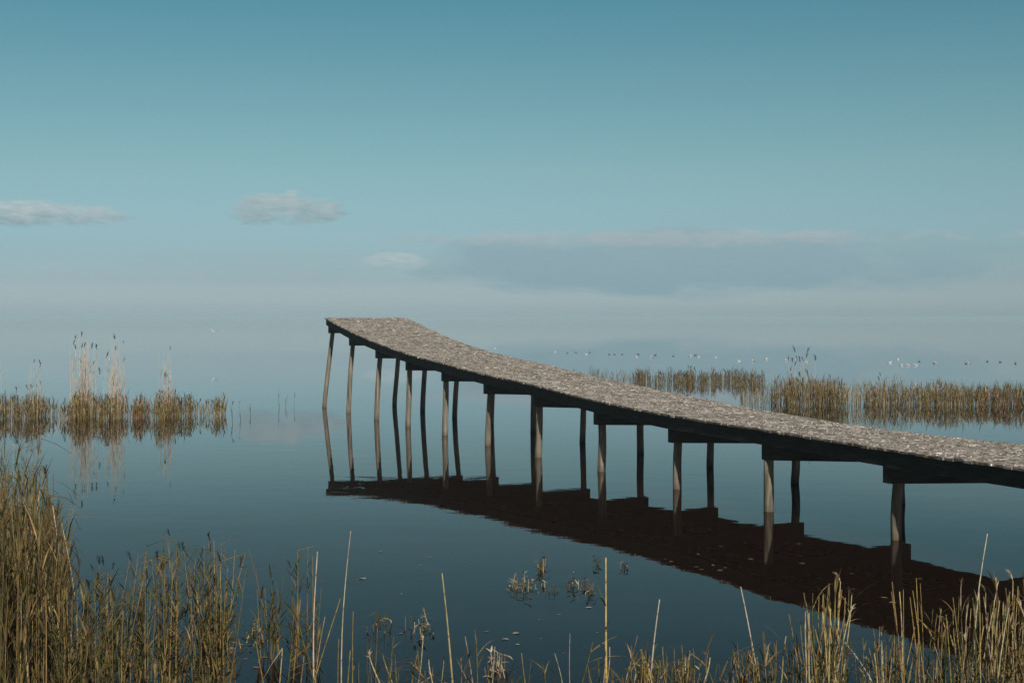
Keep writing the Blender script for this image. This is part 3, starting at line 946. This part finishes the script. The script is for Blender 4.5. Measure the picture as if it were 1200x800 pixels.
# one gull in the air beyond the left reeds
fg = empty('gull', (0, 0, 0), 'pale gull flying low over the lake with raised wings, above the left reeds', 'bird')
d = 95.0
fg.location = ((251.5 - 600) / F * d, d, H - (389 - HZ) / F * d); fg.rotation_euler = (0, 0, R(75)); fg.scale = (.62,) * 3
fb = MB()
loft(fb, [(-.27, 0, .03, .005), (-.2, .0, .035, .015), (-.1, 0, .055, .045), (.03, 0, .065, .055), (.1, .01, .05, .045), (.15, .02, .034, .034), (.19, .022, .03, .028), (.215, .018, .01, .01)], 12,
     lambda x, y, z, s: (.78, .78, .76))
fb.build('body', M_FEATHER, fg)
bk = MB(); bk.tube([(.21, 0, .018), (.235, 0, .014), (.252, 0, .006)], [.008, .006, .002], (.55, .34, .05), 6); bk.build('beak', M_BEAK, fg)
for sgn in (-1, 1):
    wg = MB()
    stations = [(0.03, .02, .16), (.2, .13, .15), (.34, .27, .12), (.48, .34, .075), (.58, .36, .02)]
    for top in (0, 1):
        for (yy, zz, ch) in stations:
            xs = .05 - (yy > .3) * (yy - .3) * .5
            for f_ in (.0, .35, 1.0):
                th = (.012 if f_ == .35 else .003) * (1 if top else -1)
                wg.vert((xs - f_ * ch, sgn * yy, zz + th), (.05, .05, .05) if yy > .55 else (.66, .68, .70))
    m_ = 15
    for s_ in range(4):
        for b in (0, 1):
            a = s_ * 3 + b
            wg.f.append([m_ + a, m_ + a + 3, m_ + a + 4, m_ + a + 1]); wg.s.append(True)
            wg.f.append([a, a + 1, a + 4, a + 3]); wg.s.append(True)
        a = s_ * 3
        wg.f.append([a, a + 3, m_ + a + 3, m_ + a]); wg.s.append(True)
        a += 2
        wg.f.append([a, m_ + a, m_ + a + 3, a + 3]); wg.s.append(True)
    wg.build('wing', M_FEATHER, fg)

# ------------------------------------------------------------------ haze
hz = MB()
HB = S + 20
hz.quad_box([(-HB, -HB, -1), (HB, -HB, -1), (HB, HB, -1), (-HB, HB, -1), (-HB, -HB, 3.6), (HB, -HB, 3.6), (HB, HB, 3.6), (-HB, HB, 3.6)])
hm = bpy.data.materials.new('lake_haze'); hm.use_nodes = True
ht = hm.node_tree; ht.nodes.clear()
pv = N(ht, 'ShaderNodeVolumePrincipled', i_Density=.0007); pv.inputs['Color'].default_value = (.54, .77, .91, 1); pv.inputs['Anisotropy'].default_value = -.12
ho = N(ht, 'ShaderNodeOutputMaterial'); ht.links.new(pv.outputs[0], ho.inputs['Volume'])
haze = hz.build('haze', hm); tag(haze, kind='stuff')

# ------------------------------------------------------------------ sky and sun
SUN_EL = R(32); 
TO_SUN = Vector((.262, -.965, 0)).normalized()     # behind the camera, a little to the right
world = bpy.data.worlds.new('World'); sc.world = world; world.use_nodes = True
nt = world.node_tree; nt.nodes.clear()
sky = N(nt, 'ShaderNodeTexSky', sky_type='NISHITA', sun_disc=False)
sky.sun_elevation = SUN_EL
sky.sun_rotation = math.atan2(TO_SUN.x, TO_SUN.y)
tc = N(nt, 'ShaderNodeTexCoord')
sx = N(nt, 'ShaderNodeSeparateXYZ'); nt.links.new(tc.outputs['Generated'], sx.inputs[0])
el = N(nt, 'ShaderNodeMath', operation='ARCSINE'); nt.links.new(sx.outputs['Z'], el.inputs[0])
eld = N(nt, 'ShaderNodeMath', operation='MULTIPLY', i_1=180 / math.pi); nt.links.new(el.outputs[0], eld.inputs[0])
az = N(nt, 'ShaderNodeMath', operation='ARCTAN2'); nt.links.new(sx.outputs['X'], az.inputs[0]); nt.links.new(sx.outputs['Y'], az.inputs[1])
azd = N(nt, 'ShaderNodeMath', operation='MULTIPLY', i_1=180 / math.pi); nt.links.new(az.outputs[0], azd.inputs[0])
# moist air: the clear-sky colours are filtered towards a duller teal, by height above the horizon
elabs = N(nt, 'ShaderNodeMath', operation='ABSOLUTE'); nt.links.new(eld.outputs[0], elabs.inputs[0])
eln = N(nt, 'ShaderNodeMath', operation='DIVIDE', i_1=30.0, use_clamp=True); nt.links.new(elabs.outputs[0], eln.inputs[0])
tint = ramp(nt, [(0.0, (.765, 1.05, 1.41)), (.14 / 30, (.745, 1.01, 1.36)), (.3 / 30, (.72, .955, 1.31)), (.7 / 30, (.665, .87, 1.22)), (1.5 / 30, (.52, .69, .98)), (2.5 / 30, (.465, .63, .83)), (5.7 / 30, (.487, .65, .655)), (9.2 / 30, (.42, .635, .585)),
                 (12.5 / 30, (.325, .61, .56)), (20 / 30, (.26, .50, .45)), (1.0, (.30, .42, .40))])
nt.links.new(eln.outputs[0], tint.inputs[0])
skyc = mixc(nt, 1.0, sky.outputs[0], tint.outputs[0], 'MULTIPLY')


def mth(op, a, b=None, clamp=False):
    m = N(nt, 'ShaderNodeMath', operation=op, use_clamp=clamp)
    for i, v in enumerate((a, b)):
        if v is None: continue
        if isinstance(v, (int, float)): m.inputs[i].default_value = v
        else: nt.links.new(v, m.inputs[i])
    return m.outputs[0]


rear_dim = N(nt, 'ShaderNodeMapRange', i_1=-.25, i_2=.35, i_3=.12, i_4=1.0); nt.links.new(sx.outputs['Y'], rear_dim.inputs[0])  # added dimming of the sky behind the camera, cuts fill on the piles
skyc = mixc(nt, 1.0, skyc, rear_dim.outputs[0], 'MULTIPLY')
cv = N(nt, 'ShaderNodeCombineXYZ'); nt.links.new(azd.outputs[0], cv.inputs[0])
e3 = mth('MULTIPLY', eld.outputs[0], 3.4); nt.links.new(e3, cv.inputs[1])
cn = N(nt, 'ShaderNodeTexNoise', i_Scale=.6, i_Detail=8.0, i_Roughness=.62, i_Distortion=.4); nt.links.new(cv.outputs[0], cn.inputs['Vector'])
cn2 = N(nt, 'ShaderNodeTexNoise', i_Scale=1.4, i_Detail=5.0, i_Roughness=.6); nt.links.new(cv.outputs[0], cn2.inputs['Vector'])
nz = mth('SUBTRACT', cn.outputs['Fac'], .5)


cn3 = N(nt, 'ShaderNodeTexNoise', i_Scale=.2, i_Detail=5.0, i_Roughness=.55, i_Distortion=.3); nt.links.new(cv.outputs[0], cn3.inputs['Vector'])
nz3 = mth('SUBTRACT', cn3.outputs['Fac'], .5)


def cloud(col_in, a0, e0, ha, he, soft, amp, amount, lit, shade, nz=nz, grain=1.6):
    da = mth('DIVIDE', mth('SUBTRACT', azd.outputs[0], a0), ha)
    de = mth('DIVIDE', mth('SUBTRACT', eld.outputs[0], e0), he)
    d2 = mth('ADD', mth('MULTIPLY', da, da), mth('MULTIPLY', de, de))
    m = mth('ADD', mth('SUBTRACT', 1.0, d2), mth('MULTIPLY', nz, amp))
    m = mth('MULTIPLY', mth('DIVIDE', m, soft, True), amount, True)
    # lit crown above, greyer foot below, broken up by noise
    t = mth('ADD', mth('MULTIPLY', de, .42), mth('ADD', mth('MULTIPLY', mth('SUBTRACT', cn2.outputs['Fac'], .5), grain), .5), True)
    cc = mixc(nt, t, shade, lit)
    return mixc(nt, m, col_in, cc)


k10 = 10.0   # Background strength is .1
def lin(r, g, b):
    f = lambda v: ((v / 255 + .055) / 1.055) ** 2.4 if v > 10 else v / 3294
    return (f(r) * k10, f(g) * k10, f(b) * k10)


c = skyc
c = cloud(c, 7.0, 2.15, 12.5, 1.45, .55, 2.8, .8, lin(146, 169, 177), lin(127, 158, 169), nz3, .5)
c = cloud(c, 6.5, 3.15, 12.5, .36, .9, 3.4, .75, lin(168, 181, 185), lin(152, 171, 178))
c = cloud(c, -18.5, 3.95, 4.0, .50, .7, 3.2, .95, lin(182, 194, 196), lin(136, 163, 171))
c = cloud(c, -8.9, 4.3, 2.6, .70, .7, 3.6, .9, lin(173, 187, 190), lin(134, 162, 170))
c = cloud(c, -4.7, 2.25, 1.5, .40, .8, 3.4, .9, lin(180, 194, 197), lin(150, 175, 182))
c = cloud(c, -18.0, 1.85, .8, .2, 1.0, 2.0, .4, lin(168, 184, 190), lin(150, 175, 182))
c = cloud(c, -9.0, 1.9, 9.0, .8, 1.4, 2.4, .35, lin(155, 174, 181), lin(140, 165, 173))
for (a0, e0, ha, he) in ((60, 4, 14, 1.2), (110, 6, 18, 1.6), (-70, 5, 16, 1.4), (-120, 4, 14, 1.0), (165, 7, 20, 1.6), (-45, 3, 8, .7), (38, 3.5, 7, .6)):
    c = cloud(c, a0, e0, ha, he, 1.0, 2.4, .7, lin(166, 180, 186), lin(135, 163, 172))
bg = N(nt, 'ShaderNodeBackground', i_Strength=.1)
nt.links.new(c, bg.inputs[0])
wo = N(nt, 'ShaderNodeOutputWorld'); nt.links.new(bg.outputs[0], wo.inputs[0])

sl = bpy.data.lights.new('sun', 'SUN'); sl.energy = 5.0; sl.angle = R(.53); sl.color = (1.0, .915, .79)
so = bpy.data.objects.new('sun', sl); COL.objects.link(so)
dirv = Vector((TO_SUN.x * math.cos(SUN_EL), TO_SUN.y * math.cos(SUN_EL), math.sin(SUN_EL)))
so.rotation_euler = dirv.to_track_quat('Z', 'Y').to_euler()
so.location = (10, -30, 30)

# ------------------------------------------------------------------ camera
cam = bpy.data.cameras.new('camera'); co = bpy.data.objects.new('camera', cam); COL.objects.link(co)
co.location = (0, 0, H); co.rotation_euler = (R(90), 0, 0)
cam.sensor_width = 36; cam.lens = F / 1200 * 36
cam.shift_y = -(400 - HZ) / 1200
cam.clip_start = .1; cam.clip_end = 30000
sc.camera = co
sc.view_settings.view_transform = 'Standard'; sc.view_settings.look = 'None'
sc.view_settings.exposure = 0; sc.view_settings.gamma = 1
sc.view_settings.use_curve_mapping = False
sc.render.engine = 'CYCLES'
sc.cycles.use_denoising = True
sc.cycles.max_bounces = 6; sc.cycles.transparent_max_bounces = 4
